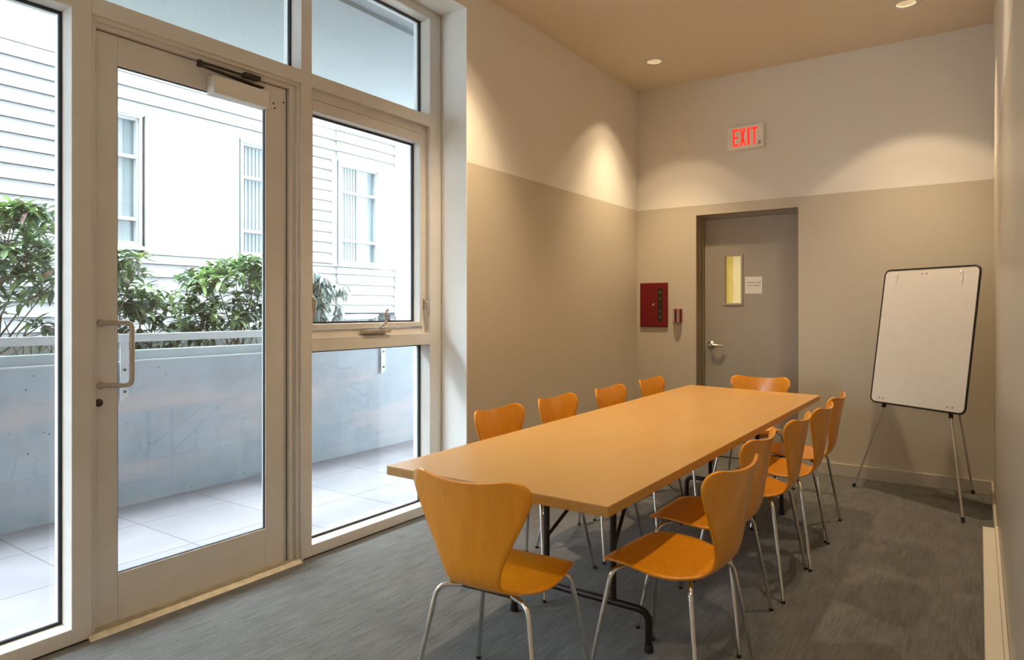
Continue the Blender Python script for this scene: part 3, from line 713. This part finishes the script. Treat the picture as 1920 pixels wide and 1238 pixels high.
# ---------------------------------------------------------------- outside: terrace, slab, parapet, rail, planter
ZT = -.02
struct(bx('terrace_floor', (-3.10, -5, ZT - .2), (-4.83, 9.5, ZT), M['paver']))
struct(bx('exterior_ground', (-30, -25, -.8), (-3.2, 40, -.6), M['ground']))
m = MB()
m.box((-3.05, -5, 3.30), (-4.99, 9.5, 3.52))
m.box((-4.76, -5, 3.288), (-4.80, 9.5, 3.30)); m.box((-4.86, -5, 3.288), (-4.99, 9.5, 3.30)); m.box((-3.30, -5, 3.27), (-3.42, 9.5, 3.30))
struct(m.build('terrace_canopy', M['slab']))
struct(bx('upper_storeys_sky_block', (-3.12, -14, 3.53), (.5, 18, 13.5), M['siding']))  # unseen mass added above the canopy, blocks sky light from the facade
struct(bx('terrace_end_wall', (-3.1, 9.5, -.2), (-5.1, 9.7, 3.3), M['siding']))
pw = empty('concrete_planter', (-5.0, 2.3, ZT)); tag(pw, 'stained concrete parapet trough holding the shrubs, along the terrace', 'planter')
def pwb(name, a, b, mat, bev=0): 
    q = lambda p: (p[0] + 5.0, p[1] - 2.3, p[2] - ZT); return bx(name, q(a), q(b), mat, pw, bev)
pwb('parapet', (-4.83, -5, ZT), (-4.97, 9.45, .972), M['concrete'])
pwb('lit_edge_strip', (-4.826, 2.325, .968), (-4.86, 4.68, .978), M['whitebar']); pwb('lit_edge_strip', (-4.826, -.1, .968), (-4.86, 2.255, .978), M['whitebar'])  # white strips paint the daylit top edge of the parapet
pwb('upper_curb', (-4.93, -5, .972), (-5.06, 9.45, 1.040), M['concrete2'])
pwb('planter_soil', (-5.06, -5, .80), (-5.86, 9.45, .955), M['soil'])
pwb('planter_back', (-5.86, -5, -.6), (-6.0, 9.45, 1.062), M['concrete2'])
rl = empty('terrace_rail', (-4.80, 2.3, 0)); tag(rl, 'white flat steel handrail fixed along the parapet top', 'railing')
m = MB(); m.box((-.022, -7, 1.108), (.022, 7.1, 1.164)); m.build('handrail', M['whitebar'], rl, .004)
for yy in (-2.45, -.01, 2.43):
    m = MB(); m.prism([(-.006, yy - .028, 1.108), (-.006, yy + .028, 1.108), (-.006, yy + .028, .735), (-.006, yy - .028, .700)], (-.010, 0, 0))
    po = m.build('post', M['whitebar'], rl, .002)
    for z in (.92, .77):
        m = MB(); m.lathe((-.030, yy, z), [(.014, 0), (.014, .013), (.009, .014), (.009, .032), (0, .034)], 12, 'X'); m.build('fixing_bolt', M['darkmetal'], po)

# ---------------------------------------------------------------- shrubs
def leaf(m, p, d, up, L, W, mi, fold=.25, droop=.3):
    d = d.normalized(); s = d.cross(up)
    if s.length < 1e-4: return
    s.normalize(); n = s.cross(d).normalized()
    c = [p, p + d * L * .35 + n * L * .04, p + d * L * .72 - n * L * droop * .25, p + d * L - n * L * droop]
    wds = [.08, 1, .85, .0]; vs = []
    for q, w_ in zip(c, wds):
        vs += [q + s * W * .5 * w_ + n * W * fold * w_, q, q - s * W * .5 * w_ + n * W * fold * w_]
    fs = []
    for k in range(3): fs += [(k * 3, k * 3 + 3, k * 3 + 4, k * 3 + 1), (k * 3 + 1, k * 3 + 4, k * 3 + 5, k * 3 + 2)]
    m.add(vs, fs, False, mi)
def shrub(lab, cx, cy, rx, ry, ztop, nt, seed, droopy=0.0, mats=('leaf', 'leaf_new', 'leaf_dark', 'leaf_dead', 'leaf_pale'), zb=.955, top=None):
    rnd = random.Random(seed); t = empty('rhododendron_shrub', (cx, cy, zb)); tag(t, lab, 'shrub', 'rhododendrons in the planter')
    fol = MB(); st = MB(); H_ = ztop - zb; bases = [Vector((rnd.uniform(-.15, .15), rnd.uniform(-.5, .5) * ry, -.02)) for _ in range(6)]; nodes = []
    for k in range(nt):
        a = rnd.uniform(-1, 1); hmax = H_ * (top(a) if top else math.sqrt(max(0.05, 1 - .55 * a * a)))
        h = hmax * rnd.uniform(.12, 1) ** .7 - .05; 
        if k % 4 == 0: h = hmax - .08 - rnd.random() * .05
        tip = Vector((rnd.uniform(-rx, rx), a * ry, max(.04, h)))
        if k < 12:
            b = min(bases, key=lambda q: (q - tip).length + rnd.random() * .5); mid = (b + tip) / 2 + Vector((rnd.uniform(-.08, .08), rnd.uniform(-.10, .10), -.03))
            q1 = (b + mid) / 2 + Vector((rnd.uniform(-.03, .03), rnd.uniform(-.04, .04), 0)); st.tube([b, q1, mid, tip], .006, 6, rs=[.010, .008, .006, .003]); nodes += [q1, mid, (mid + tip) / 2]
        else:
            b = min(nodes, key=lambda q: (q - tip).length + (.5 if q.z > tip.z else 0)); mid = (b + tip) / 2 + Vector((rnd.uniform(-.03, .03), rnd.uniform(-.03, .03), -.02))
            st.tube([b, mid, tip], .003, 5, rs=[.0035, .003, .002]); 
            if rnd.random() < .4: nodes.append(mid)
        young = tip.z > .62 * hmax and rnd.random() < .75
        nl = rnd.randint(9, 13); L0 = rnd.uniform(.095, .150)
        for j in range(nl):
            an = 2 * math.pi * j / nl + rnd.uniform(-.25, .25); el = rnd.uniform(-.15, .75) if not droopy else rnd.uniform(-1.3, -.5)
            if not droopy and rnd.random() < .14: el = rnd.uniform(-.9, -.3)
            d = Vector((math.cos(an) * math.cos(el), math.sin(an) * math.cos(el), math.sin(el)))
            mi = (1 if rnd.random() < .7 else 0) if young else (2 if rnd.random() < .40 else 0)
            if rnd.random() < .10: mi = 4
            if rnd.random() < .015: mi = 3
            leaf(fol, tip + Vector((0, 0, rnd.uniform(-.03, .01))), d, Vector((0, 0, 1)), L0 * rnd.uniform(.8, 1.15), rnd.uniform(.032, .046) * (1.0 if not droopy else .8), mi, .12, rnd.uniform(.0, .32))
    for q in range(nt // 8):
        p = Vector((rnd.uniform(-.1, rx), rnd.uniform(-1, 1) * ry, .02)); d = Vector((rnd.uniform(.0, .5), rnd.uniform(-.6, .6), rnd.uniform(.2, .8)))
        st.tube([p, p + d * .18, p + d * .34 + Vector((0, 0, .02))], .003, 4)
    fol.build('foliage', None, t, mats=[M[k] for k in mats], fix=False); st.build('branches', M['stem'], t, fix=False)
shrub('tall green rhododendron seen through the sidelight, left of the door', -5.45, 1.50, .26, .62, 2.10, 260, 1, top=lambda a: 1.0 if a < .75 else 1 - (a - .75) * .8)
shrub('lower rhododendron behind the door pull handle', -5.45, 2.62, .26, .36, 1.88, 125, 2, top=lambda a: .97 - .33 * max(0, min(1, (a + .15) * 3)))
shrub('spreading rhododendron in the right half of the door glass', -5.45, 3.54, .26, .42, 1.86, 190, 3, top=lambda a: .78 + .22 * min(1, (a + 1) * .9))
shrub('drooping grey-leaved rhododendron at the left edge of the casement window', -5.45, 4.38, .22, .26, 1.80, 130, 4, droopy=1.0, mats=('leaf_pale', 'leaf_pale', 'leaf_pale', 'leaf_dead', 'leaf_pale'), top=lambda a: .95 - .1 * a)

# ---------------------------------------------------------------- building opposite
XB = -8.963
bd = empty('white_house', (XB, 5, -.6)); tag(bd, 'white clapboard building with tall windows across from the terrace', 'building')
def Q(p): return (p[0] - XB, p[1] - 5, p[2] + .6)
E_ = .1735
def siding(m, y0, y1, z0, z1, x=XB):
    k0 = math.ceil((4.367 - z1) / E_ - 1e-6); z = z1
    zs = [z1]; k = math.floor((4.367 - z1) / E_) + 1
    while 4.367 - k * E_ > z0: 
        if 4.367 - k * E_ < z1 - .004: zs.append(4.367 - k * E_)
        k += 1
    zs.append(z0)
    for a, b in zip(zs, zs[1:]):
        ft = .004; fb = .030
        a2 = a - .008
        m.prism([Q((x + ft, y0, a2)), Q((x + fb, y0, b)), Q((x - .02, y0, b)), Q((x - .02, y0, a2))], (0, y1 - y0, 0))
m = MB()
siding(m, -14, 3.50, -.6, 4.367); siding(m, 3.50, 7.71, 3.85, 4.367); siding(m, 3.50, 7.71, -.6, 2.06); siding(m, 6.86, 7.71, 2.06, 3.85)
siding(m, 7.71, 9.05, 3.86, 4.887, XB + .035); siding(m, 7.71, 9.05, 1.28, 2.06, XB + .035); siding(m, 7.71, 9.05, -.6, .1, XB + .035)
m.build('siding', M['siding'], bd)
m = MB(); m.box(Q((XB - .02, -14, 4.367)), Q((XB + .012, 7.71, 5.6))); m.box(Q((XB - .02, 7.71, 4.887)), Q((XB + .03, 9.05, 5.6)))
m.box(Q((XB - .02, 4.52, 2.06)), Q((XB + .020, 5.88, 3.85))); m.box(Q((XB - .02, 8.66, 2.06)), Q((XB + .055, 9.05, 3.86))); m.box(Q((XB - .02, 7.60, 2.06)), Q((XB + .03, 7.71, 3.85)))
m.box(Q((XB - .02, 3.50, 2.06)), Q((XB + .02, 3.56, 3.85))); m.box(Q((XB - .02, 6.80, 2.06)), Q((XB + .02, 6.87, 3.85)))
m.build('smooth_cladding', M['panel'], bd)
m = MB(); m.box(Q((XB - 5, 9.05, -.6)), Q((XB + .10, 16, 1.655))); m.box(Q((XB - 5, 9.06, 1.668)), Q((XB + .10, 16, 4.42))); m.box(Q((XB - 5, 9.05, 4.44)), Q((XB + .13, 16, 5.8)))
m.box(Q((XB - 5, 9.05, 1.655)), Q((XB + .085, 16, 1.668))); m.box(Q((XB - 5, 9.05, 4.42)), Q((XB + .085, 16, 4.44)))
m.build('side_wing', M['panel'], bd)
m = MB(); m.box(Q((XB - 5, -14, -.6)), Q((XB - .35, 9.05, 5.6))); m.build('core_wall', M['siding'], bd)
def owin(y0, y1, z0, z1, trs, x=XB, mull=None):
    m = MB(); t = .045
    def rg(m, x0, x1, y0, y1, z0, z1, t):
        m.box(Q((x0, y0, z0)), Q((x1, y0 + t, z1))); m.box(Q((x0, y1 - t, z0)), Q((x1, y1, z1))); m.box(Q((x0, y0 + t, z0)), Q((x1, y1 - t, z0 + t))); m.box(Q((x0, y0 + t, z1 - t)), Q((x1, y1 - t, z1)))
    rg(m, x - .10, x + .045, y0, y1, z0, z1, .03); rg(m, x - .08, x + .012, y0 + .03, y1 - .03, z0 + .03, z1 - .03, .030)
    for z in trs: m.box(Q((x - .07, y0 + .03, z - .022)), Q((x + .015, y1 - .03, z + .022)))
    m.box(Q((x - .08, y0 - .02, z0 - .05)), Q((x + .07, y1 + .02, z0)))
    m.box(Q((x - .02, y0 - .01, z1)), Q((x + .06, y1 + .01, z1 + .03)))
    f = m.build('window', M['owin'], bd)
    m = MB(); m.box(Q((x - .075, y0 + .03, z0 + .03)), Q((x - .065, y1 - .03, z1 - .03))); m.build('pane', M['oglass'], f)
    m = MB(); n = 6; w_ = (y1 - y0) * .42
    for k in range(n): m.box(Q((x - .062, y0 + .06 + w_ * k / n, z0 + .06)), Q((x - .058, y0 + .06 + w_ * (k + .55) / n, z1 - .06)))
    m.box(Q((x - .062, y0 + .06 + w_, z0 + .06)), Q((x - .050, y0 + .14 + w_, z1 - .06))); m.box(Q((x - .062, y1 - .42, z0 + .06)), Q((x - .057, y1 - .20, z1 - .06)))
    m.build('blind', M['oblind'], f)
owin(3.56, 4.47, 2.15, 3.83, (3.30, 2.50)); owin(5.90, 6.80, 2.13, 3.83, (3.30, 2.50)); owin(7.735, 8.640, 2.11, 3.83, (3.345, 2.515), XB + .035)
owin(7.80, 8.60, .10, 1.22, (.6,), XB + .035)
m = MB(); m.box(Q((XB + .03, 8.90, 1.10)), Q((XB + .09, 9.02, 1.22))); m.build('wall_vent', M['darkmetal'], bd)
ca = MB(); ca.tube([(XB + .13, 7.0 + 2.05 * k / 12, 1.13 + .05 * (k / 12) + .06 * ((k / 12 - .5) ** 2)) for k in range(13)], .006, 6)
tag(ca.build('cable', M['darkmetal']), 'thin dark cable strung along the white building above its lower window', 'cable')
